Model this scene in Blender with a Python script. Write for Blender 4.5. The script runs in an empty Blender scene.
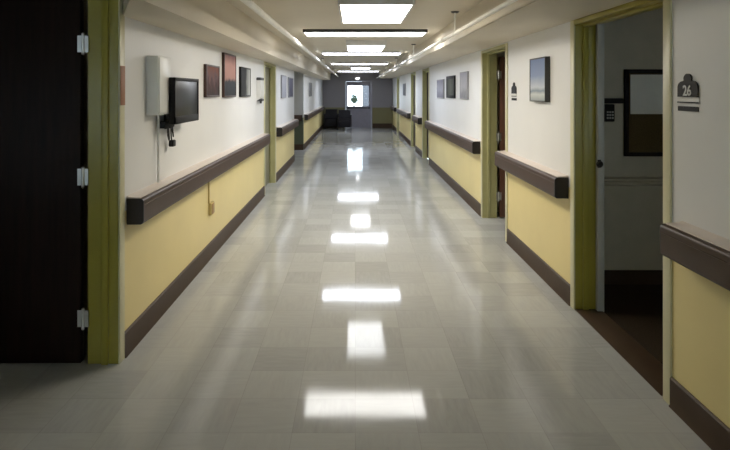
import bpy, bmesh, math, random
from mathutils import Vector, Matrix
random.seed(7)
C = bpy.context.scene.collection
PI = math.pi

# ------------------------------------------------------------------ measures (metres; x right, y down the corridor, z up)
EYE = 1.65
XL, XR = -1.43, 1.658          # corridor wall faces
YB, YE = -2.6, 25.1            # wall behind the camera, wall at the far end
HC = 2.405                     # ceiling
HSL, HSR = 2.11, 2.182         # undersides of the two side soffits
XSL, XSR = -1.08, 1.075        # inner faces of the soffits
TH = 0.17                      # thickness of the corridor walls
DH = 2.12                      # door opening height
RAIL_Z = 0.90                  # where the two wall paints meet

# ------------------------------------------------------------------ materials
def mat(name):
    m = bpy.data.materials.new(name); m.use_nodes = True
    nt = m.node_tree
    return m, nt, nt.nodes['Principled BSDF']

def L(nt, a, b): nt.links.new(a, b)

def noise(nt, scale, detail=3.0, rough=0.55, coord=None, stretch=None):
    n = nt.nodes.new('ShaderNodeTexNoise')
    n.inputs['Scale'].default_value = scale; n.inputs['Detail'].default_value = detail
    n.inputs['Roughness'].default_value = rough
    g = nt.nodes.new('ShaderNodeNewGeometry')
    src = coord or g.outputs['Position']
    if stretch:
        mp = nt.nodes.new('ShaderNodeMapping'); mp.inputs['Scale'].default_value = stretch
        L(nt, src, mp.inputs['Vector']); src = mp.outputs['Vector']
    L(nt, src, n.inputs['Vector'])
    return n

def ramp(nt, fac, stops):
    r = nt.nodes.new('ShaderNodeValToRGB')
    els = r.color_ramp.elements
    while len(els) < len(stops): els.new(0.5)
    for e, (p, c) in zip(els, stops):
        e.position = p; e.color = (*c, 1)
    L(nt, fac, r.inputs['Fac'])
    return r

def math_node(nt, op, a, b=None, c=None):
    n = nt.nodes.new('ShaderNodeMath'); n.operation = op
    for i, v in enumerate((a, b, c)):
        if v is None: continue
        if isinstance(v, (int, float)): n.inputs[i].default_value = v
        else: L(nt, v, n.inputs[i])
    return n.outputs[0]

def plain(name, col, rough=0.5, metal=0.0, var=0.06, scale=6.0, bump=0.0, bscale=60.0, spec=0.5, stretch=None, coat=0.0):
    m, nt, p = mat(name)
    n = noise(nt, scale, stretch=stretch)
    lo = tuple(max(0, c * (1 - var)) for c in col); hi = tuple(min(1, c * (1 + var)) for c in col)
    r = ramp(nt, n.outputs['Fac'], [(0.3, lo), (0.7, hi)])
    L(nt, r.outputs['Color'], p.inputs['Base Color'])
    p.inputs['Roughness'].default_value = rough; p.inputs['Metallic'].default_value = metal
    p.inputs['Specular IOR Level'].default_value = spec
    p.inputs['Coat Weight'].default_value = coat
    if bump:
        b = nt.nodes.new('ShaderNodeBump'); b.inputs['Strength'].default_value = bump; b.inputs['Distance'].default_value = 0.002
        nb = noise(nt, bscale); L(nt, nb.outputs['Fac'], b.inputs['Height']); L(nt, b.outputs['Normal'], p.inputs['Normal'])
    return m

def emit(name, col, strength):
    m, nt, p = mat(name)
    p.inputs['Base Color'].default_value = (0.8, 0.8, 0.8, 1)
    p.inputs['Emission Color'].default_value = (*col, 1)
    p.inputs['Emission Strength'].default_value = strength
    p.inputs['Roughness'].default_value = 0.4
    return m

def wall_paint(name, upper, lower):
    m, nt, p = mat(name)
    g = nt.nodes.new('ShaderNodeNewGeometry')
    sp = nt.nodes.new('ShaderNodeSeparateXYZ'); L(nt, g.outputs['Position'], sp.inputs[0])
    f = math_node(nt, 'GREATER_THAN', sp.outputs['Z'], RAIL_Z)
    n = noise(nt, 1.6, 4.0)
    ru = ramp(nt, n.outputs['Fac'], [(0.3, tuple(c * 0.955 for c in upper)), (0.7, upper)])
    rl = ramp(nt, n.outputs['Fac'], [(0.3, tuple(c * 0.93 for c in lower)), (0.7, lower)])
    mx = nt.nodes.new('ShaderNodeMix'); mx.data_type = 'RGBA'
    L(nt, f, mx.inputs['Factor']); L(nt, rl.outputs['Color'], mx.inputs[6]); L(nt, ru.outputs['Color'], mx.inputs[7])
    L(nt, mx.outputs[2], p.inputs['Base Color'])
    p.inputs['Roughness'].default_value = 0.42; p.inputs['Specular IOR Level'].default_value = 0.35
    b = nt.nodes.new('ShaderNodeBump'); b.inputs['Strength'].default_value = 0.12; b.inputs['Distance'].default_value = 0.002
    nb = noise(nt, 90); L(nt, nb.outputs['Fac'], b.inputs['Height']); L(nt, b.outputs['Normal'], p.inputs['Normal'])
    return m

def floor_tiles(name):
    m, nt, p = mat(name)
    g = nt.nodes.new('ShaderNodeNewGeometry')
    sc = nt.nodes.new('ShaderNodeVectorMath'); sc.operation = 'SCALE'; sc.inputs['Scale'].default_value = 1 / 0.305
    L(nt, g.outputs['Position'], sc.inputs[0])
    fl = nt.nodes.new('ShaderNodeVectorMath'); fl.operation = 'FLOOR'; L(nt, sc.outputs[0], fl.inputs[0])
    wn = nt.nodes.new('ShaderNodeTexWhiteNoise'); wn.noise_dimensions = '2D'; L(nt, fl.outputs[0], wn.inputs['Vector'])
    # streaks run one way on one tile and across it on the next
    sx = nt.nodes.new('ShaderNodeSeparateXYZ'); L(nt, fl.outputs[0], sx.inputs[0])
    par = math_node(nt, 'PINGPONG', math_node(nt, 'ADD', sx.outputs['X'], sx.outputs['Y']), 1.0)
    na = noise(nt, 9.0, 4.0, stretch=(4.5, 0.7, 1)); nb = noise(nt, 9.0, 4.0, stretch=(0.7, 4.5, 1))
    mxs = nt.nodes.new('ShaderNodeMix'); mxs.data_type = 'FLOAT'
    L(nt, par, mxs.inputs[0]); L(nt, na.outputs['Fac'], mxs.inputs[2]); L(nt, nb.outputs['Fac'], mxs.inputs[3])
    base = math_node(nt, 'ADD', math_node(nt, 'MULTIPLY', mxs.outputs[0], 0.6), math_node(nt, 'MULTIPLY', wn.outputs['Value'], 0.42))
    r = ramp(nt, base, [(0.12, (0.325, 0.33, 0.315)), (0.45, (0.385, 0.39, 0.373)), (0.88, (0.445, 0.45, 0.43))])
    # joints
    fr = nt.nodes.new('ShaderNodeVectorMath'); fr.operation = 'FRACTION'; L(nt, sc.outputs[0], fr.inputs[0])
    sf = nt.nodes.new('ShaderNodeSeparateXYZ'); L(nt, fr.outputs[0], sf.inputs[0])
    ex = math_node(nt, 'LESS_THAN', sf.outputs['X'], 0.012); ey = math_node(nt, 'LESS_THAN', sf.outputs['Y'], 0.012)
    j = math_node(nt, 'MAXIMUM', ex, ey)
    mx = nt.nodes.new('ShaderNodeMix'); mx.data_type = 'RGBA'; mx.inputs[7].default_value = (0.22, 0.21, 0.18, 1)
    L(nt, math_node(nt, 'MULTIPLY', j, 0.28), mx.inputs['Factor']); L(nt, r.outputs['Color'], mx.inputs[6])
    L(nt, mx.outputs[2], p.inputs['Base Color'])
    wr = noise(nt, 2.2, 4.0)
    rr = nt.nodes.new('ShaderNodeMapRange'); rr.inputs['From Min'].default_value = 0.3; rr.inputs['From Max'].default_value = 0.7
    rr.inputs['To Min'].default_value = 0.045; rr.inputs['To Max'].default_value = 0.09
    L(nt, wr.outputs['Fac'], rr.inputs['Value']); L(nt, rr.outputs['Result'], p.inputs['Roughness'])
    p.inputs['Specular IOR Level'].default_value = 0.15
    b = nt.nodes.new('ShaderNodeBump'); b.inputs['Strength'].default_value = 0.3; b.inputs['Distance'].default_value = 0.0009
    nw = noise(nt, 3.2, 1.5); L(nt, nw.outputs['Fac'], b.inputs['Height'])
    L(nt, b.outputs['Normal'], p.inputs['Normal'])
    return m

def picture_mat(name, stops, axis_z0, axis_z1, mess=0.25, scale=9.0, horizontal=None):
    """Bands of colour by height (or along y) broken up by noise: a generic print."""
    m, nt, p = mat(name)
    g = nt.nodes.new('ShaderNodeNewGeometry')
    sp = nt.nodes.new('ShaderNodeSeparateXYZ'); L(nt, g.outputs['Position'], sp.inputs[0])
    mr = nt.nodes.new('ShaderNodeMapRange'); mr.inputs['From Min'].default_value = axis_z0; mr.inputs['From Max'].default_value = axis_z1
    L(nt, sp.outputs['Y' if horizontal else 'Z'], mr.inputs['Value'])
    n = noise(nt, scale, 4.0)
    f = math_node(nt, 'ADD', mr.outputs['Result'], math_node(nt, 'MULTIPLY', math_node(nt, 'SUBTRACT', n.outputs['Fac'], 0.5), mess * 2))
    r = ramp(nt, f, stops); L(nt, r.outputs['Color'], p.inputs['Base Color'])
    p.inputs['Roughness'].default_value = 0.6; p.inputs['Specular IOR Level'].default_value = 0.2
    return m

def glass_mat():
    m, nt, p = mat('pane_glass')
    p.inputs['Base Color'].default_value = (0.95, 0.98, 0.97, 1)
    p.inputs['Transmission Weight'].default_value = 1.0
    p.inputs['Roughness'].default_value = 0.02; p.inputs['IOR'].default_value = 1.1
    return m

M = {}
M['wall'] = wall_paint('corridor_wall_paint', (0.78, 0.785, 0.785), (0.77, 0.65, 0.31))
M['wall_end'] = wall_paint('end_wall_paint', (0.26, 0.25, 0.28), (0.20, 0.185, 0.09))  # end wall: darker grey over dark olive
M['wall_alcove'] = wall_paint('alcove_shade_paint', (0.50, 0.50, 0.48), (0.085, 0.10, 0.06))  # alcove shade is put into the paint, dark green below
M['room_wall'] = plain('room_wall_paint', (0.46, 0.41, 0.29), 0.5, bump=0.1)
M['ceiling'] = plain('ceiling_paint', (0.67, 0.61, 0.50), 0.6, var=0.03, scale=2, bump=0.15, bscale=45)
M['floor'] = floor_tiles('waxed_vinyl_tile')
M['carpet'] = plain('brown_carpet', (0.030, 0.021, 0.013), 0.95, var=0.3, scale=80, bump=0.6, bscale=220, spec=0.1)
M['base'] = plain('brown_vinyl_base', (0.052, 0.031, 0.017), 0.45, var=0.12, scale=8, spec=0.25)
M['rail'] = plain('brown_vinyl_rail', (0.056, 0.032, 0.021), 0.42, var=0.1, scale=7, spec=0.25)
M['rail_sheen'] = plain('rail_painted_sheen', (0.62, 0.54, 0.48), 0.3, var=0.05, scale=7)
M['rail_cap'] = plain('black_end_cap', (0.014, 0.010, 0.009), 0.4)
M['frame'] = plain('shaded_olive_gloss_paint', (0.315, 0.27, 0.04), 0.34, var=0.06, scale=5)  # near door frames: their shade is mixed into this darker olive
M['frame_pale'] = plain('pale_cream_paint', (0.60, 0.57, 0.36), 0.35, var=0.06, scale=5)
M['frame_lit'] = plain('lit_olive_paint', (0.44, 0.42, 0.20), 0.4, var=0.06, scale=5)  # far door frames: the same olive, paled for the light on them
M['frame_grey'] = plain('grey_primer_edge', (0.42, 0.41, 0.36), 0.4)
M['leaf_dark'] = plain('dark_walnut_veneer', (0.015, 0.008, 0.006), 0.5, spec=0.2, var=0.35, scale=5, stretch=(6, 6, 0.5))
M['leaf_red'] = plain('red_brown_veneer', (0.105, 0.042, 0.022), 0.4, var=0.3, scale=5, stretch=(6, 6, 0.5))
M['leaf_olive'] = plain('olive_grey_door_paint', (0.22, 0.21, 0.14), 0.4)
M['leaf_grey'] = plain('grey_violet_door_paint', (0.24, 0.23, 0.29), 0.4)
M['steel'] = plain('satin_steel', (0.62, 0.61, 0.58), 0.3, metal=0.9)
M['black'] = plain('black_plastic', (0.012, 0.012, 0.013), 0.55, spec=0.2)
M['black_soft'] = plain('black_rubber', (0.02, 0.02, 0.02), 0.6)
M['screen'] = plain('dark_screen_glass', (0.030, 0.033, 0.036), 0.3, spec=0.3)
M['white_box'] = plain('white_enamel', (0.74, 0.75, 0.73), 0.35, var=0.03)
M['white_plastic'] = plain('white_plastic', (0.70, 0.70, 0.68), 0.4, var=0.03)
M['pipe'] = plain('cream_pipe_paint', (0.90, 0.89, 0.83), 0.5, var=0.05, scale=10)
M['fix_dark'] = plain('fixture_dark_trim', (0.05, 0.05, 0.055), 0.5)
M['fix_grey'] = plain('fixture_grey_trim', (0.35, 0.35, 0.37), 0.5)
M['fix_white'] = plain('fixture_white_metal', (0.72, 0.72, 0.72), 0.4)
M['lamp_warm'] = emit('warm_lamp_lens', (1.0, 0.91, 0.76), 10.0)
M['lamp_mid'] = emit('neutral_lamp_lens', (1.0, 0.98, 0.95), 10.0)
M['lamp_cool'] = emit('cool_lamp_lens', (0.84, 0.89, 1.0), 10.0)
M['lamp_dim'] = emit('soft_lamp_lens', (0.95, 0.97, 1.0), 5.5)
M['exit_lamp'] = emit('small_white_lamp', (0.95, 0.97, 1.0), 5.0)
M['terracotta'] = plain('terracotta_board', (0.34, 0.15, 0.075), 0.6)
M['vinyl'] = plain('black_vinyl_upholstery', (0.007, 0.006, 0.009), 0.5, spec=0.2, bump=0.2, bscale=40)
M['cork'] = plain('brown_cork', (0.10, 0.068, 0.022), 0.9, var=0.35, scale=90, bump=0.4, bscale=150)
M['paper'] = plain('notice_paper', (0.84, 0.82, 0.74), 0.8, var=0.03)
M['outlet'] = plain('brown_bakelite', (0.36, 0.22, 0.08), 0.4)
M['raceway'] = plain('tan_raceway', (0.55, 0.43, 0.18), 0.45)
M['letter'] = plain('pale_grey_lettering', (0.66, 0.66, 0.64), 0.5)
M['glass'] = glass_mat()
M['ground'] = plain('pale_concrete_yard', (0.5, 0.5, 0.48), 0.9)
M['leafy'] = plain('dark_shrub_leaves', (0.03, 0.05, 0.025), 0.7, var=0.4, scale=30)
M['shed'] = plain('grey_stucco', (0.09, 0.09, 0.10), 0.9)

# ------------------------------------------------------------------ mesh builder (world coordinates, moved to the owner's origin on build)
class MB:
    def __init__(s): s.bm = bmesh.new()
    def box(s, x0, x1, y0, y1, z0, z1, bev=0.0, seg=2):
        t = bmesh.new()
        vs = [t.verts.new((x, y, z)) for x in (x0, x1) for y in (y0, y1) for z in (z0, z1)]
        for f in ((0, 1, 3, 2), (4, 6, 7, 5), (0, 4, 5, 1), (2, 3, 7, 6), (0, 2, 6, 4), (1, 5, 7, 3)):
            t.faces.new([vs[i] for i in f])
        bmesh.ops.recalc_face_normals(t, faces=t.faces)
        if bev:
            bmesh.ops.bevel(t, geom=list(t.edges), offset=bev, segments=seg, affect='EDGES', profile=0.5)
        s.add(t); return s
    def add(s, t):
        me = bpy.data.meshes.new('tmp'); t.to_mesh(me); t.free(); s.bm.from_mesh(me); bpy.data.meshes.remove(me)
    def prism(s, pts, a, b, axis='y', hole=None):
        """Extrude a 2D polygon; axis y: pts are (x, z); axis x: pts are (y, z); axis z: pts are (x, y)."""
        def P(p, t): return {'y': (p[0], t, p[1]), 'x': (t, p[0], p[1]), 'z': (p[0], p[1], t)}[axis]
        t = bmesh.new()
        va = [t.verts.new(P(p, a)) for p in pts]; vb = [t.verts.new(P(p, b)) for p in pts]
        t.faces.new(va); t.faces.new(list(reversed(vb)))
        n = len(pts)
        for i in range(n): t.faces.new((va[i], vb[i], vb[(i + 1) % n], va[(i + 1) % n]))
        bmesh.ops.recalc_face_normals(t, faces=t.faces)
        s.add(t); return s
    def tube(s, path, r, n=12, cap=True):
        path = [Vector(p) for p in path]
        t = bmesh.new(); rings = []
        up = Vector((0, 0, 1))
        for i, p in enumerate(path):
            d = (path[min(i + 1, len(path) - 1)] - path[max(i - 1, 0)]).normalized()
            u = d.cross(up)
            if u.length < 1e-3: u = d.cross(Vector((1, 0, 0)))
            u.normalize(); v = u.cross(d).normalized()
            rr = r[i] if isinstance(r, (list, tuple)) else r
            rings.append([t.verts.new(p + (u * math.cos(2 * PI * k / n) + v * math.sin(2 * PI * k / n)) * rr) for k in range(n)])
        for a, b in zip(rings, rings[1:]):
            for k in range(n): t.faces.new((a[k], a[(k + 1) % n], b[(k + 1) % n], b[k]))
        if cap:
            t.faces.new(rings[0][::-1]); t.faces.new(rings[-1])
        bmesh.ops.recalc_face_normals(t, faces=t.faces)
        s.add(t); return s
    def ball(s, c, r, sub=2, sq=(1, 1, 1)):
        t = bmesh.new(); bmesh.ops.create_icosphere(t, subdivisions=sub, radius=r)
        for v in t.verts: v.co = Vector((v.co.x * sq[0] + c[0], v.co.y * sq[1] + c[1], v.co.z * sq[2] + c[2]))
        s.add(t); return s
    def build(s, name, m, parent=None, smooth=True, origin=None):
        if parent is not None: o3 = ORG[parent.name]
        elif origin is not None: o3 = Vector(origin)
        else:
            xs = [v.co for v in s.bm.verts]
            o3 = Vector(((min(v.x for v in xs) + max(v.x for v in xs)) / 2, (min(v.y for v in xs) + max(v.y for v in xs)) / 2, min(v.z for v in xs)))
        for v in s.bm.verts: v.co -= o3
        me = bpy.data.meshes.new(name); s.bm.to_mesh(me); s.bm.free()
        if smooth:
            for p in me.polygons: p.use_smooth = True
            me.set_sharp_from_angle(angle=math.radians(32))
        me.materials.append(m)
        o = bpy.data.objects.new(name, me); C.objects.link(o)
        if parent is not None: o.parent = parent
        else: o.location = o3
        ORG[o.name] = o3
        return o
ORG = {}

def tag(o, label=None, cat=None, group=None, kind=None):
    if label: o['label'] = label
    if cat: o['category'] = cat
    if group: o['group'] = group
    if kind: o['kind'] = kind
    return o
def thing(name, loc, label, cat, group=None, kind=None):
    o = bpy.data.objects.new(name, None); C.objects.link(o); o.location = loc; o.empty_display_size = 0.1
    ORG[o.name] = Vector(loc)
    return tag(o, label, cat, group, kind)
def struct(o, label, cat): return tag(o, label, cat, None, 'structure')
def copy_tree(o, loc=None, parent=None):
    c = o.copy(); C.objects.link(c)
    if parent is not None: c.parent = parent
    if loc is not None: c.location = loc
    ORG[c.name] = Vector(loc) if loc is not None else ORG[o.name]
    for ch in list(o.children): copy_tree(ch, None, c)
    return c

# ------------------------------------------------------------------ the shell
LEFT_OPEN = [(2.22, 3.47), (8.98, 10.22), (13.4, 15.9)]
RIGHT_OPEN = [(3.02, 4.32), (6.22, 7.42), (12.75, 13.95), (15.6, 16.8), (21.3, 22.5)]

OPEN_H = {2.22: 2.30, 3.02: 2.175, 6.22: 2.16, 12.75: 2.16, 15.6: 2.16, 21.3: 2.16, 8.98: 2.10}   # opening heights by near edge
def wall_with_openings(side, opens, full=()):
    mb = MB()
    x0, x1 = (XL - TH, XL) if side < 0 else (XR, XR + TH)
    y = YB
    for a, b in opens:
        mb.box(x0, x1, y, a, 0, HC)
        if (a, b) not in full: mb.box(x0, x1, a, b, OPEN_H[a], HC)
        y = b
    mb.box(x0, x1, y, YE + 0.15, 0, HC)
    return mb
struct(wall_with_openings(-1, LEFT_OPEN, {LEFT_OPEN[2]}).build('wall_left', M['wall'], smooth=False), 'long corridor wall on the left, white over yellow', 'wall')
struct(wall_with_openings(1, RIGHT_OPEN).build('wall_right', M['wall'], smooth=False), 'long corridor wall on the right, white over yellow', 'wall')

# far end wall with the exit doorway
EDX0, EDX1 = -0.40, 0.71
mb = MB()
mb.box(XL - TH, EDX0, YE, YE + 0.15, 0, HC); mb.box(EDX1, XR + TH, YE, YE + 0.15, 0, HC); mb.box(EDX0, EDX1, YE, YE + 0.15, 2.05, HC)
struct(mb.build('wall_end', M['wall_end'], smooth=False), 'dark end wall closing the corridor', 'wall')
# wall behind the camera; its window is unseen, added for cool daylight
mb = MB()
mb.box(XL - TH, -0.9, YB - 0.15, YB, 0, HC); mb.box(1.1, XR + TH, YB - 0.15, YB, 0, HC)
mb.box(-0.9, 1.1, YB - 0.15, YB, 0, 0.9); mb.box(-0.9, 1.1, YB - 0.15, YB, 2.1, HC)
struct(mb.build('wall_back', M['wall'], smooth=False), 'corridor wall behind the viewer with an added unseen window', 'wall')
w = thing('window_1', (0.1, YB - 0.08, 0.9), 'unseen wide window added behind the viewer for daylight', 'window', kind='structure')
mb = MB()
for a in ((-0.9, -0.85, 0.9, 2.1), (1.05, 1.1, 0.9, 2.1), (-0.85, 1.05, 0.9, 0.95), (-0.85, 1.05, 2.05, 2.1), (0.075, 0.125, 0.95, 2.05)):
    mb.box(a[0], a[1], YB - 0.11, YB - 0.05, a[2], a[3])
mb.build('window_frame', M['frame_pale'], w)
MB().box(-0.85, 1.05, YB - 0.085, YB - 0.078, 0.95, 2.05).build('pane', M['glass'], w)

struct(MB().box(-4.6, XR + TH * 0.6, YB - 0.15, YE + 0.15, -0.1, 0).build('floor', M['floor'], smooth=False), 'glossy grey beige vinyl tile corridor floor', 'floor')
struct(MB().box(-4.6, 5.0, YB - 0.15, YE + 0.15, HC, HC + 0.1).build('ceiling', M['ceiling'], smooth=False), 'cream painted corridor ceiling', 'ceiling')
struct(MB().prism([(XL, 3.515), (XSL, 2.75), (XSL, YE), (XL, YE)], HSL, HC, 'z').build('trim_1', M['ceiling'], smooth=False), 'cream boxed soffit along the top of the left wall', 'soffit')
struct(MB().box(XSR, XR, YB, YE, HSR, HC).build('trim_2', M['ceiling'], smooth=False), 'cream boxed soffit along the top of the right wall', 'soffit')

# side rooms that open off the corridor
mb = MB()      # room on the left by the viewer
mb.box(-4.6, XL - TH, 4.05, 4.15, 0, HC); mb.box(-4.7, -4.6, -0.5, 4.15, 0, HC); mb.box(-4.6, -3.6, -0.6, -0.5, 0, HC); mb.box(-2.6, XL - TH, -0.6, -0.5, 0, HC); mb.box(-3.6, -2.6, -0.6, -0.5, 0, 1.0); mb.box(-3.6, -2.6, -0.6, -0.5, 1.9, HC)
struct(mb.build('wall_room_left', M['room_wall'], smooth=False), 'walls of the dark room behind the open dark door', 'wall')
mb = MB()      # alcove on the left
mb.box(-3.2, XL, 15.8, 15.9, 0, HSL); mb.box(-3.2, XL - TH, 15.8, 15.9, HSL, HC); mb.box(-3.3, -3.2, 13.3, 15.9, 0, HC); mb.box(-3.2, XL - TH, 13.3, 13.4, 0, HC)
struct(mb.build('wall_alcove', M['wall_alcove'], smooth=False), 'walls of the side alcove on the left, shade put into the paint', 'wall')
RX = XR + TH
mb = MB()      # near room on the right
mb.box(RX, 5.0, 4.86, 4.96, 0, HC); mb.box(5.0, 5.1, 0.5, 4.96, 0, HC); mb.box(RX, 3.2, 0.4, 0.5, 0, HC); mb.box(4.2, 5.0, 0.4, 0.5, 0, HC); mb.box(3.2, 4.2, 0.4, 0.5, 0, 1.0); mb.box(3.2, 4.2, 0.4, 0.5, 1.9, HC)
struct(mb.build('wall_room_right', M['room_wall'], smooth=False), 'grey walls of the dim room beyond the open right doorway', 'wall')
struct(MB().box(XR + TH * 0.6, 5.0, 0.5, 4.96, -0.1, 0.001).build('floor_room', M['carpet'], smooth=False), 'dark brown carpet of the room beyond the right doorway', 'floor')
struct(MB().box(RX, 5.0, 4.845, 4.86, 0, 0.12).build('baseboard_room', M['base']), 'black base along the back wall of the dim room', 'baseboard')
mb = MB(); mb.prism([(4.86, 0.84), (4.835, 0.85), (4.83, 0.872), (4.842, 0.885), (4.835, 0.90), (4.86, 0.91)], RX, 5.0, 'x')
struct(mb.build('trim_3', M['room_wall']), 'painted chair rail on the back wall of the dim room', 'chair rail')
mb = MB()      # second room on the right
mb.box(RX, 4.2, 7.75, 7.85, 0, HC); mb.box(4.2, 4.3, 5.1, 7.85, 0, HC); mb.box(RX, 4.2, 5.0, 5.1, 0, HC)
struct(mb.build('wall_room_middle', M['room_wall'], smooth=False), 'walls of the second room on the right', 'wall')
struct(MB().box(XR + TH * 0.6, 4.3, 5.0, 7.85, -0.1, 0).build('floor_room_middle', M['floor'], smooth=False), 'tile floor of the second room on the right', 'floor')

for n, x0, yy, lb in ((2, 3.2, 0.45, 'unseen window added to light the dim room beyond the right doorway'), (3, -3.6, -0.55, 'unseen window added to light the dark room behind the open dark door')):  # neither window is in view; both added to brighten the side rooms
    w = thing('window_%d' % n, (x0 + 0.5, yy, 1.0), lb, 'window', kind='structure')
    mb = MB()
    for a in ((0, 0.04, 1.0, 1.9), (0.96, 1.0, 1.0, 1.9), (0.04, 0.96, 1.0, 1.04), (0.04, 0.96, 1.86, 1.9), (0.48, 0.52, 1.04, 1.86)):
        mb.box(x0 + a[0], x0 + a[1], yy - 0.03, yy + 0.03, a[2], a[3])
    mb.build('window_frame', M['frame_pale'], w)
    MB().box(x0 + 0.04, x0 + 0.96, yy - 0.004, yy + 0.004, 1.04, 1.86).build('pane', M['glass'], w)

def base_strip(side, spans, name, label):
    mb = MB()
    for a, b in spans:
        h, t = 0.155, 0.014
        if side < 0: mb.prism([(XL, 0), (XL + t + 0.006, 0), (XL + t, 0.012), (XL + t, h - 0.008), (XL + t * 0.5, h), (XL, h)], a, b)
        else: mb.prism([(XR, 0), (XR - t - 0.006, 0), (XR - t, 0.012), (XR - t, h - 0.008), (XR - t * 0.5, h), (XR, h)], a, b)
    struct(mb.build(name, M['base']), label, 'baseboard')
FW = 0.042    # face width of the door frames
base_strip(-1, [(YB, 2.22 - FW), (3.47 + FW, 8.98 - FW), (10.22 + FW, 13.4), (15.9, YE)], 'baseboard_left', 'dark brown vinyl base along the left wall')
base_strip(1, [(YB, 3.02 - FW), (4.32 + FW, 6.22 - FW), (7.42 + FW, 12.75 - FW), (13.95 + FW, 15.6 - FW), (16.8 + FW, 21.3 - FW), (22.5 + FW, YE)], 'baseboard_right', 'dark brown vinyl base along the right wall')
mb = MB(); mb.box(XL + 0.02, EDX0 - 0.06, YE - 0.014, YE, 0, 0.2); mb.box(EDX1 + 0.06, XR - 0.02, YE - 0.014, YE, 0, 0.2)
struct(mb.build('baseboard_end', M['base']), 'black base along the end wall', 'baseboard')
struct(MB().box(-3.2, XL - 0.002, 15.785, 15.8, 0, 0.16).build('baseboard_alcove', M['base']), 'dark base along the alcove wall', 'baseboard')

# ------------------------------------------------------------------ doorways
def doorway(name, side, a, b, label, paint='frame_lit'):
    """Pressed metal frame: jambs with a stop, faces returning on the wall, and a head."""
    x = XL if side < 0 else XR
    s = -1 if side < 0 else 1          # outward from the corridor
    DH = OPEN_H[a]; top = DH + (0.035 if a == 2.22 else 0.005)
    d = thing(name, (x + s * TH / 2, (a + b) / 2, 0), label, 'doorway', kind='structure')
    def X(u): return x + s * u
    def bx(mb, u0, u1, y0, y1, z0, z1, bev=0.0):
        p, q = sorted((X(u0), X(u1))); mb.box(p, q, y0, y1, z0, z1, bev)
    P = 0.012; t = 0.03
    for y0, dr in ((a, 1), (b, -1)):   # near and far jamb
        mb = MB()
        def Y(v0, v1): return sorted((y0 + dr * v0, y0 + dr * v1))
        fm = MB(); bx(fm, -P, 0, *Y(-FW, t), 0, top, 0.003)     # corridor-side face, its cream highlight put into a paler paint
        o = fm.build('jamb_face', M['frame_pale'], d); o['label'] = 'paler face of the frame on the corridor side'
        bx(mb, 0, TH + P, *Y(0, t), 0, DH)                      # reveal
        bx(mb, 0.055, 0.095, *Y(t, t + 0.018), 0, DH - t, 0.003) # stop
        bx(mb, TH, TH + P, *Y(-FW, 0), 0, top)
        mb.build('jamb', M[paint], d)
    mb = MB()
    bx(mb, -P, 0, a + t, b - t, DH - t, top, 0.003); bx(mb, 0, TH + P, a + t, b - t, DH - t, DH)
    bx(mb, 0.055, 0.095, a + t, b - t, DH - t - 0.018, DH - t, 0.003)
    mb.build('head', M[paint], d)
    return d

def knob_set(parent, p, axis, name='handle'):
    """Round knob on a rose, axis a unit vector pointing off the door."""
    p = Vector(p); a = Vector(axis)
    mb = MB()
    mb.tube([p, p + a * 0.008], 0.032, 20); mb.tube([p + a * 0.008, p + a * 0.035], 0.011, 12)
    mb.tube([p + a * v for v in (0.033, 0.04, 0.052, 0.064, 0.07)], [0.014, 0.026, 0.030, 0.024, 0.010], 20)
    return mb.build(name, M['steel'], parent)

def hinge(parent, x, y, z, s):
    mb = MB()
    mb.tube([(x, y, z - 0.055), (x, y, z + 0.055)], 0.009, 10)
    mb.box(min(x, x + s * 0.035), max(x, x + s * 0.035), y + 0.004, y + 0.008, z - 0.05, z + 0.05)
    mb.box(min(x, x - s * 0.03), max(x, x - s * 0.03), y + 0.004, y + 0.008, z - 0.05, z + 0.05)
    for dz in (-0.059, 0.059): mb.ball((x, y, z + dz), 0.010, 1)
    return mb.build('hinge', M['steel'], parent)

# 1: left doorway beside the viewer, dark leaf standing open square to the corridor
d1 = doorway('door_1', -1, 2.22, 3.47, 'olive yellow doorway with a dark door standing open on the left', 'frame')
xh = XL - TH - 0.02
leaf = MB().box(xh - 0.03 - 1.18, xh - 0.03, 3.47 - 0.045, 3.47 - 0.002, 0.012, OPEN_H[2.22] - 0.035, 0.002).build('door_leaf', M['leaf_dark'], d1)
leaf['label'] = 'dark walnut door leaf standing open'
for z in (0.28, 1.13, 1.93): hinge(leaf, xh - 0.012, 3.47 - 0.052, z, -1)
knob_set(leaf, (xh - 1.12, 3.425, 1.0), (0, -1, 0))
# 2: right doorway beside the viewer, open onto the dim room
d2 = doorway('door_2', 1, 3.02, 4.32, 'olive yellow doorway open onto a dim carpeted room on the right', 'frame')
mb = MB(); mb.box(RX - 0.02, RX + 0.03, 4.245, 4.285, 0, OPEN_H[3.02] - 0.03, 0.003)
e = mb.build('door_edge', M['frame_grey'], d2); e['label'] = 'grey edge strip of the far jamb'
mb = MB(); mb.tube([(RX - 0.02, 4.243, 1.105), (RX - 0.02, 4.23, 1.105), (RX - 0.02, 4.21, 1.105), (RX - 0.02, 4.197, 1.105)], [0.012, 0.018, 0.026, 0.018], 16)
mb.box(RX - 0.022, RX + 0.002, 4.239, 4.245, 1.075, 1.135)
mb.build('latch_knob', M['black'], e)
MB().box(XR - 0.005, RX + 0.02, 3.08, 4.29, 0, 0.006, 0.002).build('threshold', M['base'], d2)
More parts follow.
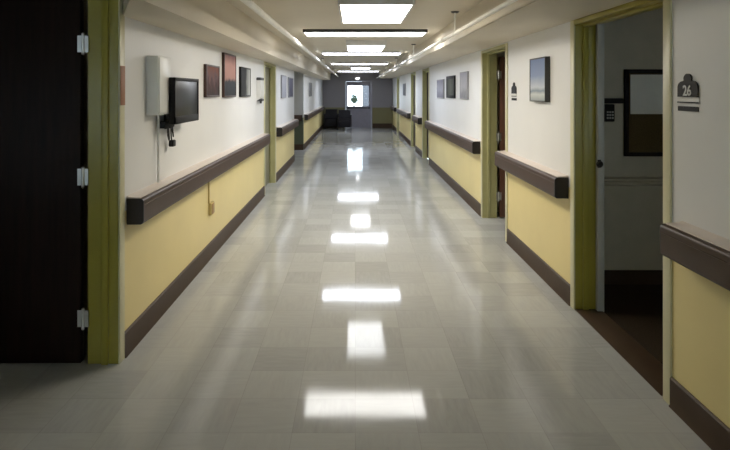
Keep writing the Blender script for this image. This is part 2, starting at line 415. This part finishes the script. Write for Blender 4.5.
# 3: second doorway on the right, red brown leaf open
d3 = doorway('door_3', 1, 6.22, 7.42, 'second doorway on the right with a red brown door open inside')
leaf = MB().box(RX + 0.05, RX + 1.15, 7.375, 7.418, 0.012, DH - 0.035, 0.002).build('door_leaf', M['leaf_red'], d3)
leaf['label'] = 'red brown wooden door leaf standing open'
for z in (0.28, 1.05, 1.85): hinge(leaf, RX + 0.03, 7.368, z, 1)
knob_set(leaf, (RX + 1.08, 7.375, 1.0), (0, -1, 0))
# further doorways with closed leaves set back in the frame
def closed(d, side, a, b, m, u=0.1):
    x = XL if side < 0 else XR; s = -1 if side < 0 else 1
    p, q = sorted((x + s * u, x + s * (u + 0.044)))
    lf = MB().box(p, q, a + 0.032, b - 0.032, 0.012, DH - 0.032, 0.002).build('door_leaf', m, d)
    knob_set(lf, (x + s * u, a + 0.11, 1.0), (-s, 0, 0))
    MB().box(min(x + s * (u - 0.004), x + s * u), max(x + s * (u - 0.004), x + s * u), a + 0.07, b - 0.07, 0.03, 0.25, 0.001).build('kick_plate', M['base'] if m is not M['leaf_olive'] else M['leaf_olive'], lf)
    return lf
closed(doorway('door_4', 1, 12.75, 13.95, 'third doorway on the right, dark door shut, past three small pictures'), 1, 12.75, 13.95, M['leaf_dark'])
closed(doorway('door_5', 1, 15.6, 16.8, 'fourth doorway on the right, dark door shut'), 1, 15.6, 16.8, M['leaf_dark'], 0.06)
closed(doorway('door_6', 1, 21.3, 22.5, 'last doorway on the right before the end wall'), 1, 21.3, 22.5, M['leaf_dark'], 0.06)
closed(doorway('door_7', -1, 8.98, 10.22, 'doorway on the left past the three pictures, olive door shut'), -1, 8.98, 10.22, M['leaf_olive'], 0.1)
# exit door at the far end with its large window
d8 = thing('door_8', ((EDX0 + EDX1) / 2, YE + 0.07, 0), 'grey violet exit door with a bright window at the corridor end', 'door', kind='structure')
mb = MB(); mb.box(EDX0 - 0.05, EDX0, YE - 0.02, YE + 0.12, 0, 2.10, 0.003); mb.box(EDX1, EDX1 + 0.05, YE - 0.02, YE + 0.12, 0, 2.10, 0.003); mb.box(EDX0, EDX1, YE - 0.02, YE + 0.12, 2.05, 2.10, 0.003)
mb.build('door_frame', M['leaf_grey'], d8)
WX0, WX1, WZ0, WZ1 = -0.335, 0.62, 0.94, 1.88
mb = MB(); y0, y1 = YE + 0.04, YE + 0.085
mb.box(EDX0 + 0.004, WX0, y0, y1, 0.002, 2.045); mb.box(WX1, EDX1 - 0.004, y0, y1, 0.002, 2.045); mb.box(WX0, WX1, y0, y1, 0.002, WZ0); mb.box(WX0, WX1, y0, y1, WZ1, 2.045)
leaf = mb.build('door_leaf', M['leaf_grey'], d8, smooth=False)
mb = MB()
for a in ((WX0 - 0.02, WX0 + 0.015, WZ0 - 0.02, WZ1 + 0.02), (WX1 - 0.015, WX1 + 0.02, WZ0 - 0.02, WZ1 + 0.02), (WX0, WX1, WZ0 - 0.02, WZ0 + 0.015), (WX0, WX1, WZ1 - 0.015, WZ1 + 0.02)):
    mb.box(a[0], a[1], y0 - 0.01, y0 + 0.005, a[2], a[3], 0.002)
mb.build('window_bead', M['leaf_grey'], leaf)
MB().box(WX0, WX1, y0 + 0.02, y0 + 0.026, WZ0, WZ1).build('pane', M['glass'], leaf)
mb = MB(); mb.box(EDX0 + 0.08, EDX1 - 0.08, y0 - 0.05, y0 - 0.025, 0.86, 0.90, 0.006); mb.box(EDX0 + 0.06, EDX0 + 0.12, y0 - 0.05, y0, 0.84, 0.92, 0.004); mb.box(EDX1 - 0.12, EDX1 - 0.06, y0 - 0.05, y0, 0.84, 0.92, 0.004)
b = mb.build('push_bar', M['fix_dark'], leaf); b['label'] = 'dark push bar'

# ------------------------------------------------------------------ handrails
def arc(cx, cz, r, a0, a1, n=6): return [(cx + r * math.cos(math.radians(a0 + (a1 - a0) * i / n)), cz + r * math.sin(math.radians(a0 + (a1 - a0) * i / n))) for i in range(n + 1)]
def handrail(side, a, b, label, ends=(True, True), z0=0.812, z1=0.975):
    x = XL if side < 0 else XR; s = 1 if side < 0 else -1     # s points into the corridor
    t = thing('handrail', (x + s * 0.06, (a + b) / 2, z0), label, 'handrail', 'brown handrails along the corridor walls')
    D, r = 0.110, 0.024
    def prof(d0=0.014):
        pts = [(d0, z0)] + arc(D - r, z0 + r, r, -90, 0) + arc(D - r, z1 - r, r, 0, 90) + [(d0, z1)]
        return [(x + s * p[0], p[1]) for p in pts]
    ya, yb = a + (0.008 if ends[0] else 0), b - (0.008 if ends[1] else 0)
    mb = MB(); mb.prism(prof(), ya, yb)
    mb.build('rail', M['rail'], t)
    mb = MB()      # rib along the front
    zz = z1 - 0.042
    mb.prism([(x + s * (D - 0.004), zz - 0.006), (x + s * (D + 0.004), zz), (x + s * (D - 0.004), zz + 0.006)], ya, yb)
    mb.build('bumper_rib', M['rail'], t)
    mb = MB()      # pale strip painting the grazing reflection on the rail top
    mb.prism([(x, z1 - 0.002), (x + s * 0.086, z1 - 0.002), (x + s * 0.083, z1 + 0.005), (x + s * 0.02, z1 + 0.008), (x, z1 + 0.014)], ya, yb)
    o = mb.build('top_sheen', M['rail_sheen'], t); o['label'] = 'pale strip, the reflection on the top painted in'
    for yy, on, sg in ((a, ends[0], 1), (b, ends[1], -1)):
        if on:
            mb = MB(); p, q = sorted((yy, yy + sg * 0.009)); mb.prism(prof(0.004), p, q)
            o = mb.build('end_cap', M['rail_cap'], t); o['label'] = 'black end cap'
    n = max(2, int((b - a) / 1.2))
    for i in range(n):
        yy = a + (b - a) * (i + 0.5) / n
        MB().box(*sorted((x, x + s * 0.03)), yy - 0.03, yy + 0.03, z0 + 0.03, z1 - 0.03).build('bracket', M['rail_cap'], t)
    return t
handrail(-1, 3.56, 8.88, 'long brown handrail on the left wall under the white box and screen')
handrail(-1, 10.36, 13.38, 'brown handrail on the left wall between the olive door and the alcove')
handrail(-1, 15.98, 24.6, 'farthest brown handrail on the left wall beyond the alcove')
handrail(1, -2.0, 2.895, 'brown handrail under the black room number sign, at the frame edge', (False, True))
handrail(1, 4.42, 6.32, 'brown handrail on the right wall under the blue seascape picture')
handrail(1, 7.52, 12.66, 'brown handrail on the right wall under the three small pictures')
handrail(1, 14.05, 15.5, 'short brown handrail on the right wall between two shut dark doors')
handrail(1, 16.9, 21.2, 'brown handrail on the right wall past the fourth doorway')
handrail(1, 22.6, 24.9, 'last short brown handrail on the right wall beside the end wall')
tr = thing('handrail', (-2.3, 15.74, 0.812), 'dark handrail on the alcove wall facing the viewer', 'handrail', 'brown handrails along the corridor walls')
MB().box(-3.1, -1.47, 15.70, 15.79, 0.812, 0.975, 0.02, 3).build('rail', M['rail'], tr)
MB().box(-1.475, -1.455, 15.695, 15.795, 0.808, 0.979, 0.02, 3).build('end_cap', M['rail_cap'], tr)

# ------------------------------------------------------------------ ceiling pipes
def pipe(x, z, r, label, hangers, couplings):
    t = thing('ceiling_pipe', (x, (YB + YE) / 2, z), label, 'pipe')
    MB().tube([(x, YB, z), (x, YE, z)], r, 16).build('pipe_run', M['pipe'], t)
    for y in hangers:
        mb = MB(); mb.tube([(x, y, z + r * 0.7), (x, y, HC - 0.012)], 0.009, 10)
        mb.tube([(x, y - 0.014, z), (x, y + 0.014, z)], r + 0.005, 16)
        h = mb.build('hanger', M['pipe'], t)
        MB().tube([(x, y, HC - 0.014), (x, y, HC)], [0.03, 0.042], 16).build('ceiling_plate', M['fix_dark'], h)
    for y in couplings:
        MB().tube([(x, y - 0.05, z), (x, y - 0.045, z), (x, y + 0.045, z), (x, y + 0.05, z)], [r + 0.002, r + 0.008, r + 0.008, r + 0.002], 16).build('coupling', M['pipe'], t)
    return t
pipe(-0.75, 2.27, 0.026, 'thick cream pipe running under the ceiling on the left', (2.4, 13.2, 19.8), (7.1, 13.0, 19.0))
pipe(0.956, 2.198, 0.017, 'thin cream pipe hung below the ceiling on the right', (1.6, 5.45, 9.3, 13.2, 17.1, 21.0), (6.2, 12.4, 18.6))

# ------------------------------------------------------------------ ceiling lights
def troffer(y, label, lens):
    """Surface mounted fixture set lengthwise."""
    x0, x1, y0, y1, zb = -0.115, 0.45, y - 0.61, y + 0.61, HC - 0.085
    t = thing('ceiling_light', ((x0 + x1) / 2, y, HC), label, 'ceiling light', 'lengthwise ceiling lights')
    mb = MB()
    mb.box(x0 - 0.02, x0, y0 - 0.02, y1 + 0.02, zb, HC, 0.004); mb.box(x1, x1 + 0.02, y0 - 0.02, y1 + 0.02, zb, HC, 0.004)
    mb.box(x0, x1, y0 - 0.02, y0, zb, HC, 0.004); mb.box(x0, x1, y1, y1 + 0.02, zb, HC, 0.004)
    mb.build('housing', M['fix_white'], t)
    MB().box(x0, x1, y0, y1, zb + 0.004, zb + 0.016).build('diffuser', lens, t)
    return t
def crossbar(y, label, lens, trim, hd=0.30):
    x0, x1, y0, y1, zb = -0.63, 0.88, y - hd, y + hd, HC - 0.04
    t = thing('ceiling_light', ((x0 + x1) / 2, y, HC), label, 'ceiling light', 'crosswise ceiling lights')
    mb = MB(); mb.box(x0 - 0.015, x1 + 0.015, y0 - 0.015, y0, zb, HC, 0.003); mb.box(x0 - 0.015, x1 + 0.015, y1, y1 + 0.015, zb, HC, 0.003)
    mb.box(x0 - 0.015, x0, y0, y1, zb, HC); mb.box(x1, x1 + 0.015, y0, y1, zb, HC)
    o = mb.build('housing', trim, t)
    MB().box(x0, x1, y0, y1, zb + 0.003, zb + 0.013).build('diffuser', lens, t)
    return t
troffer(5.08, 'nearest ceiling light, a bright square at the top of the view', M['lamp_warm'])
troffer(9.15, 'second lengthwise ceiling light, just beyond the nearest wide crosswise one', M['lamp_dim'])
troffer(17.4, 'farthest lengthwise ceiling light', M['lamp_dim'])
crossbar(7.3, 'nearest wide crosswise ceiling light with a dark front edge', M['lamp_mid'], M['fix_dark'], 0.27)
crossbar(11.2, 'second wide crosswise ceiling light from the viewer', M['lamp_cool'], M['fix_white'], 0.26)
crossbar(15.5, 'third wide crosswise ceiling light from the viewer', M['lamp_cool'], M['fix_white'], 0.28)
crossbar(21.5, 'last wide crosswise ceiling light before the end wall', M['lamp_cool'], M['fix_white'], 0.28)
t = thing('emergency_lamp', (0.11, YE, 2.12), 'small bright lamp above the exit door', 'lamp')
MB().box(-0.02, 0.24, YE - 0.03, YE, 2.12, 2.24, 0.006).build('housing', M['fix_white'], t)
MB().ball((0.11, YE - 0.045, 2.18), 0.055, 2, (1.4, 0.6, 0.7)).build('bulb', M['exit_lamp'], t)

# ------------------------------------------------------------------ pictures
def picture(side, ya, yb, z0, z1, label, art, dep=0.03, fm=None, fw=0.018):
    x = XL if side < 0 else XR; s = 1 if side < 0 else -1
    t = thing('framed_picture', (x, (ya + yb) / 2, z0), label, 'picture', 'framed pictures on the corridor walls')
    mb = MB(); xa, xb = sorted((x, x + s * dep))
    mb.box(xa, xb, ya, ya + fw, z0, z1, 0.002); mb.box(xa, xb, yb - fw, yb, z0, z1, 0.002)
    mb.box(xa, xb, ya + fw, yb - fw, z0, z0 + fw, 0.002); mb.box(xa, xb, ya + fw, yb - fw, z1 - fw, z1, 0.002)
    mb.build('frame', fm or M['black'], t)
    xa, xb = sorted((x + s * 0.004, x + s * (dep - 0.005)))
    MB().box(xa, xb, ya + fw, yb - fw, z0 + fw, z1 - fw).build('print', art, t)
    return t
dkbrown = plain('dark_brown_frame', (0.055, 0.025, 0.018), 0.4)
greyfr = plain('grey_wood_frame', (0.30, 0.30, 0.32), 0.5)
palefr = plain('pale_wood_frame', (0.5, 0.5, 0.5), 0.5)
picture(-1, 5.38, 5.90, 1.585, 1.90, 'square red brown mottled picture, first past the wall screen', picture_mat('print_russet', [(0.0, (0.012, 0.006, 0.006)), (0.35, (0.06, 0.022, 0.02)), (0.6, (0.12, 0.06, 0.06)), (1.0, (0.20, 0.06, 0.03))], 1.58, 1.91, 0.5, 14), fm=dkbrown)
picture(-1, 6.12, 6.72, 1.575, 2.06, 'tall picture with a pink sunset sky over dark ground', picture_mat('print_sunset', [(0.0, (0.008, 0.01, 0.014)), (0.36, (0.03, 0.035, 0.045)), (0.44, (0.45, 0.24, 0.20)), (0.75, (0.52, 0.28, 0.24)), (1.0, (0.22, 0.11, 0.12))], 1.57, 2.06, 0.10, 8), fm=dkbrown)
picture(-1, 7.02, 7.66, 1.57, 1.945, 'dark picture with a pale right half, beside the wall dispenser', picture_mat('print_birch', [(0.0, (0.012, 0.012, 0.014)), (0.42, (0.02, 0.02, 0.02)), (0.55, (0.20, 0.21, 0.20)), (0.8, (0.42, 0.42, 0.40)), (1.0, (0.12, 0.12, 0.12))], 7.0, 7.78, 0.14, 9, True))
picture(-1, 10.95, 11.65, 1.50, 1.95, 'pale grey framed picture on the left wall past the olive door', picture_mat('print_mist', [(0.0, (0.30, 0.31, 0.36)), (1.0, (0.45, 0.46, 0.52))], 1.5, 1.95, 0.3), fm=greyfr)
picture(-1, 12.1, 12.9, 1.50, 1.93, 'dark blue picture on the left wall beside the alcove', picture_mat('print_night', [(0.0, (0.07, 0.07, 0.12)), (1.0, (0.17, 0.17, 0.26))], 1.5, 1.93, 0.3), fm=greyfr)
picture(1, 4.84, 5.27, 1.55, 1.94, 'blue seascape picture in a thick dark frame on the right wall', picture_mat('print_seascape', [(0.0, (0.24, 0.28, 0.30)), (0.16, (0.52, 0.55, 0.55)), (0.24, (0.22, 0.27, 0.33)), (0.32, (0.50, 0.54, 0.60)), (0.6, (0.23, 0.29, 0.45)), (1.0, (0.17, 0.23, 0.40))], 1.55, 1.94, 0.06, 7), dep=0.045, fm=plain('charcoal_frame', (0.05, 0.05, 0.05), 0.5), fw=0.012)
picture(1, 8.29, 8.86, 1.52, 1.93, 'light grey picture nearest the red brown door, first of three', picture_mat('print_pale_field', [(0.0, (0.22, 0.22, 0.24)), (0.5, (0.42, 0.42, 0.46)), (1.0, (0.35, 0.35, 0.42))], 1.52, 1.93, 0.35), fm=greyfr)
picture(1, 9.38, 10.18, 1.52, 1.90, 'dark picture in a black frame, middle of three on the right wall', picture_mat('print_dark_wood', [(0.0, (0.02, 0.025, 0.02)), (0.5, (0.09, 0.10, 0.08)), (1.0, (0.03, 0.03, 0.03))], 9.38, 10.18, 0.3, 8, True), fw=0.05)
picture(1, 10.55, 11.35, 1.50, 1.86, 'grey picture farthest of three on the right wall', picture_mat('print_grey_hill', [(0.0, (0.14, 0.14, 0.18)), (0.5, (0.36, 0.36, 0.42)), (1.0, (0.24, 0.24, 0.30))], 1.5, 1.86, 0.35), fm=greyfr)
picture(1, 18.6, 19.4, 1.48, 1.88, 'small dark picture on the far right wall past the fourth doorway', picture_mat('print_dusk', [(0.0, (0.1, 0.1, 0.13)), (1.0, (0.22, 0.22, 0.27))], 1.48, 1.88, 0.3), fm=greyfr)
picture(-1, 17.6, 18.6, 1.46, 1.90, 'grey picture on the far left wall beyond the alcove', picture_mat('print_fog', [(0.0, (0.13, 0.13, 0.14)), (1.0, (0.26, 0.26, 0.27))], 1.46, 1.90, 0.3), fm=greyfr)

# ------------------------------------------------------------------ things on the left wall
tag(MB().box(XL + 0.012, XL + 0.016, 3.443, 3.508, 1.56, 1.80, 0.001).build('sign_strip', M['terracotta']), 'terracotta coloured strip stuck on the near left door frame', 'tag')

t = thing('utility_box', (XL, 4.03, 1.48), 'white metal box on the left wall beside the dark screen', 'wall box')
MB().box(XL, XL + 0.082, 3.90, 4.16, 1.48, 1.89, 0.006).build('body', M['white_box'], t)
dr = MB().box(XL + 0.082, XL + 0.09, 3.912, 4.148, 1.492, 1.878, 0.003).build('door', M['white_box'], t)
MB().tube([(XL + 0.09, 4.12, 1.68), (XL + 0.098, 4.12, 1.68)], 0.012, 14).build('lock', M['steel'], dr)
mb = MB(); mb.tube([(XL + 0.022, 4.08, 1.483), (XL + 0.022, 4.08, 0.992)], 0.009, 10)
mb.build('conduit', M['white_plastic'], t)

t = thing('wall_monitor', (XL, 4.45, 1.36), 'flat dark screen on a wall bracket beside the white box', 'monitor')
SX = XL + 0.125; SY0, SY1, SZ0, SZ1 = 4.10, 4.72, 1.405, 1.745
b = MB().box(SX - 0.035, SX + 0.004, SY0, SY1, SZ0, SZ1, 0.006).build('casing', M['black'], t)
MB().box(SX + 0.004, SX + 0.007, SY0 + 0.025, SY1 - 0.025, SZ0 + 0.055, SZ1 - 0.025, 0.001).build('screen', M['screen'], t)
mb = MB()
for a in ((SY0, SY0 + 0.025, SZ0, SZ1), (SY1 - 0.025, SY1, SZ0, SZ1), (SY0, SY1, SZ0, SZ0 + 0.055), (SY0, SY1, SZ1 - 0.025, SZ1)):
    mb.box(SX + 0.003, SX + 0.012, a[0], a[1], a[2], a[3], 0.002)
mb.build('bezel', M['black'], t)
mb = MB(); mb.box(XL, XL + 0.012, 4.27, 4.45, 1.36, 1.62, 0.003); mb.tube([(XL + 0.01, 4.36, 1.50), (SX - 0.03, 4.36, 1.52)], 0.02, 12); mb.box(SX - 0.05, SX - 0.034, 4.29, 4.43, 1.45, 1.6, 0.003)
mb.box(XL + 0.002, XL + 0.06, 4.11, 4.33, 1.375, 1.425, 0.006)
mb.build('bracket', M['black'], t)
mb = MB()
def cable(pts, r=0.005):
    P = [Vector(p) for p in pts]; out = []
    for i in range(len(P) - 1):
        p0, p1, p2, p3 = P[max(i - 1, 0)], P[i], P[i + 1], P[min(i + 2, len(P) - 1)]
        for k in range(6):
            u = k / 6
            out.append(0.5 * ((2 * p1) + (p2 - p0) * u + (2 * p0 - 5 * p1 + 4 * p2 - p3) * u * u + (3 * p1 - p0 - 3 * p2 + p3) * u ** 3))
    out.append(P[-1]); mb.tube(out, r, 8)
cable([(XL + 0.05, 4.20, 1.385), (XL + 0.06, 4.17, 1.33), (XL + 0.05, 4.22, 1.29), (XL + 0.03, 4.30, 1.28), (XL + 0.02, 4.30, 1.38)])
cable([(XL + 0.05, 4.30, 1.385), (XL + 0.07, 4.26, 1.34), (XL + 0.05, 4.33, 1.30), (XL + 0.03, 4.36, 1.36)])
cable([(XL + 0.06, 4.24, 1.39), (XL + 0.05, 4.28, 1.31), (XL + 0.04, 4.33, 1.255)])
mb.build('cable', M['black_soft'], t)
MB().box(XL + 0.022, XL + 0.062, 4.30, 4.36, 1.225, 1.275, 0.008).build('plug', M['black_soft'], t)

t = thing('wall_mounted_dispenser', (XL, 8.42, 1.45), 'white dispenser with dark top and nozzle before the left doorway', 'dispenser')
mb = MB(); mb.prism([(XL, 1.50), (XL + 0.06, 1.54), (XL + 0.07, 1.62), (XL + 0.06, 1.80), (XL, 1.80)], 8.26, 8.56); mb.build('body', M['white_plastic'], t)
MB().box(XL, XL + 0.065, 8.25, 8.57, 1.80, 1.84, 0.01).build('lid', M['fix_dark'], t)
mb = MB(); mb.tube([(XL + 0.04, 8.40, 1.53), (XL + 0.04, 8.40, 1.46)], [0.025, 0.014], 12); mb.box(XL, XL + 0.075, 8.30, 8.50, 1.495, 1.525, 0.006)
mb.build('nozzle', M['fix_dark'], t)

t = thing('wall_outlet', (XL, 5.62, 0.43), 'brown electrical outlet with a raceway below the long left handrail', 'outlet')
MB().box(XL, XL + 0.03, 5.56, 5.68, 0.43, 0.55, 0.005).build('box', M['raceway'], t)
MB().box(XL + 0.03, XL + 0.034, 5.57, 5.67, 0.44, 0.54, 0.002).build('cover_plate', M['outlet'], t)
MB().box(XL, XL + 0.014, 5.545, 5.57, 0.55, 0.81, 0.003).build('raceway', M['raceway'], t)

# ------------------------------------------------------------------ room number signs on the right wall
def text_mesh(body, size, name, m, parent, y, z, x):
    cu = bpy.data.curves.new('txt', 'FONT'); cu.body = body; cu.size = size; cu.align_x = 'CENTER'; cu.align_y = 'CENTER'; cu.extrude = 0.0012; cu.offset = 0.0012
    tmp = bpy.data.objects.new('txt', cu); C.objects.link(tmp)
    dg = bpy.context.evaluated_depsgraph_get(); dg.update()
    me = bpy.data.meshes.new_from_object(tmp.evaluated_get(dg))
    bpy.data.objects.remove(tmp); bpy.data.curves.remove(cu)
    o3 = ORG[parent.name]
    for v in me.vertices: v.co = Vector((x - v.co.z, y - v.co.x, z + v.co.y)) - o3
    me.materials.append(m); me.name = name
    o = bpy.data.objects.new(name, me); C.objects.link(o); o.parent = parent; ORG[o.name] = o3
    return o
def sign(y, zc, k, label, text=None):
    t = thing('room_sign', (XR, y, zc - 0.105 * k), label, 'sign')
    x1 = XR - 0.008
    def p(pts): return [(y + a * k, zc + b * k) for a, b in pts]
    body = [(-0.085, -0.032), (0.085, -0.032), (0.085, 0.02)] + [(0.085 - 0.05 * (1 - math.cos(math.radians(q))), 0.02 + 0.028 * math.sin(math.radians(q))) for q in (30, 60, 90)]
    body += [(0.030, 0.052)] + [(0.033 * math.cos(math.radians(q)), 0.058 + 0.026 * math.sin(math.radians(q))) for q in range(0, 181, 20)] + [(-0.030, 0.052)]
    body += [(-(0.085 - 0.05 * (1 - math.cos(math.radians(q)))), 0.02 + 0.028 * math.sin(math.radians(q))) for q in (90, 60, 30)] + [(-0.085, 0.02)]
    MB().prism(p(body), x1, XR, 'x').build('plate', M['black'], t)
    mb = MB(); mb.prism(p([(-0.09, -0.066), (0.09, -0.066), (0.09, -0.036), (-0.09, -0.036)]), XR - 0.005, XR, 'x')
    o = mb.build('insert_strip', M['white_plastic'], t); o['label'] = 'pale strip with a dark line'
    MB().prism(p([(-0.09, -0.063), (0.09, -0.063), (0.09, -0.056), (-0.09, -0.056)]), XR - 0.0065, XR - 0.004, 'x').build('line', M['black'], o)
    MB().prism(p([(-0.085, -0.103), (0.085, -0.103), (0.085, -0.079), (-0.085, -0.079)]), XR - 0.006, XR, 'x').build('lower_bar', M['black'], t)
    if text: text_mesh(text, 0.072 * k, 'number', M['letter'], t, y, zc - 0.003, x1 - 0.001)
    return t
sign(2.832, 1.65, 1.0, 'black arched sign with number 26 beside the open right doorway', '26')
sign(5.93, 1.65, 1.0, 'small black arched sign between the seascape and the red brown door')

# ------------------------------------------------------------------ inside the dim room on the right
YW = 4.86
t = thing('notice_board', (2.66, YW, 1.09), 'cork notice board with a pale sheet inside the dim room', 'notice board')
bx0, bx1, bz0, bz1 = 2.29, 3.03, 1.09, 1.83
mb = MB()
mb.box(bx0, bx0 + 0.035, YW - 0.025, YW, bz0, bz1, 0.003); mb.box(bx1 - 0.035, bx1, YW - 0.025, YW, bz0, bz1, 0.003)
mb.box(bx0, bx1, YW - 0.025, YW, bz0, bz0 + 0.035, 0.003); mb.box(bx0, bx1, YW - 0.025, YW, bz1 - 0.035, bz1, 0.003)
o = mb.build('frame', M['leaf_dark'], t)
MB().box(bx0 + 0.03, bx1 - 0.03, YW - 0.015, YW - 0.002, bz0 + 0.03, bz1 - 0.03).build('cork_panel', M['cork'], t)
tag(MB().box(bx0 + 0.05, bx0 + 0.56, YW - 0.019, YW - 0.0155, 1.45, 1.785).build('notice_sheet', M['paper']), 'pale sheet pinned on the upper half of the cork board', 'paper')
t = thing('wall_telephone', (2.16, YW, 1.37), 'black telephone on a wall bracket beside the cork board', 'telephone')
MB().box(2.08, 2.27, YW - 0.05, YW, 1.54, 1.585, 0.008).build('handset', M['black'], t)
MB().box(2.115, 2.20, YW - 0.04, YW, 1.385, 1.535, 0.01).build('body', M['black'], t)
mb = MB()
for i in range(3):
    for j in range(3): mb.box(2.13 + i * 0.021, 2.144 + i * 0.021, YW - 0.043, YW - 0.039, 1.41 + j * 0.025, 1.425 + j * 0.025)
mb.build('keypad', M['frame_grey'], t)

# ------------------------------------------------------------------ black chairs by the end wall
def chair(x, y, label):
    t = thing('armchair', (x, y, 0), label, 'chair', 'black armchairs at the corridor end')
    w, dp = 0.25, 0.27
    MB().box(x - w, x + w, y - dp, y + dp - 0.06, 0.13, 0.46, 0.035, 3).build('seat', M['vinyl'], t)
    mb = MB(); mb.prism([(y + 0.16, 0.40), (y + 0.25, 0.40), (y + 0.32, 0.80), (y + 0.29, 0.84), (y + 0.23, 0.83)], x - w, x + w, 'x')
    mb.build('backrest', M['vinyl'], t)
    for s in (-1, 1):
        xx = x + s * (w + 0.025)
        mb = MB(); mb.box(xx - 0.03, xx + 0.03, y - dp, y + dp - 0.03, 0.60, 0.645, 0.012); mb.box(xx - 0.02, xx + 0.02, y - dp + 0.06, y + 0.2, 0.14, 0.60, 0.006)
        mb.build('armrest', M['vinyl'], t)
        for yy in (y - dp + 0.03, y + dp - 0.05):
            MB().tube([(xx, yy, 0), (xx, yy, 0.34 if yy > y else 0.60)], 0.018, 10).build('leg', M['black'], t)
    return t
chair(-1.02, 24.45, 'left black armchair of the two against the end wall')
chair(-0.46 + 0.02, 23.75, 'black armchair standing forward, next to the exit door')

# ------------------------------------------------------------------ outside the exit door
struct(MB().box(-8, 8, YE + 0.15, 45, -0.15, -0.02).build('ground', M['ground'], smooth=False), 'pale yard beyond the exit door', 'ground')
struct(MB().box(0.45, 6, 34, 36, -0.02, 3.2).build('wall_outside', M['shed'], smooth=False), 'grey outdoor wall seen through the exit door window', 'wall')
t = thing('shrub', (-0.05, 28.5, -0.02), 'dark round shrub seen low through the exit door window', 'shrub')
mb = MB(); mb.tube([(-0.05, 28.5, -0.02), (-0.05, 28.5, 0.9)], 0.04, 8); mb.build('stem', M['leaf_dark'], t)
mb = MB()
for i in range(260):
    a, b2 = random.uniform(0, 2 * PI), random.uniform(-1, 1); rr = 0.20 * random.random() ** 0.4
    q = math.sqrt(1 - b2 * b2)
    mb.ball((-0.05 + rr * q * math.cos(a), 28.5 + rr * q * math.sin(a), 1.22 + rr * b2 * 1.15), 0.035, 1, (1, 1, 0.6))
mb.build('foliage', M['leafy'], t)

# ------------------------------------------------------------------ daylight, camera, view
wd = bpy.data.worlds.new('daylight'); bpy.context.scene.world = wd; wd.use_nodes = True
nt = wd.node_tree; bg = nt.nodes['Background']
bg.inputs['Color'].default_value = (0.74, 0.87, 1.0, 1); bg.inputs['Strength'].default_value = 3.2

cam = bpy.data.cameras.new('camera'); co = bpy.data.objects.new('camera', cam); C.objects.link(co)
co.location = (0, 0, EYE); co.rotation_euler = (PI / 2, 0, 0)
cam.sensor_width = 36; cam.lens = 36 * 570 / 730
cam.shift_x = (365 - 355) / 730; cam.shift_y = -(225 - 90.5) / 730
cam.clip_start = 0.02
sc = bpy.context.scene
sc.camera = co
sc.view_settings.view_transform = 'Standard'; sc.view_settings.look = 'None'; sc.view_settings.gamma = 1
sc.view_settings.exposure = 0.85
sc.cycles.use_denoising = True
sc.cycles.max_bounces = 12; sc.cycles.diffuse_bounces = 8; sc.cycles.sample_clamp_indirect = 8
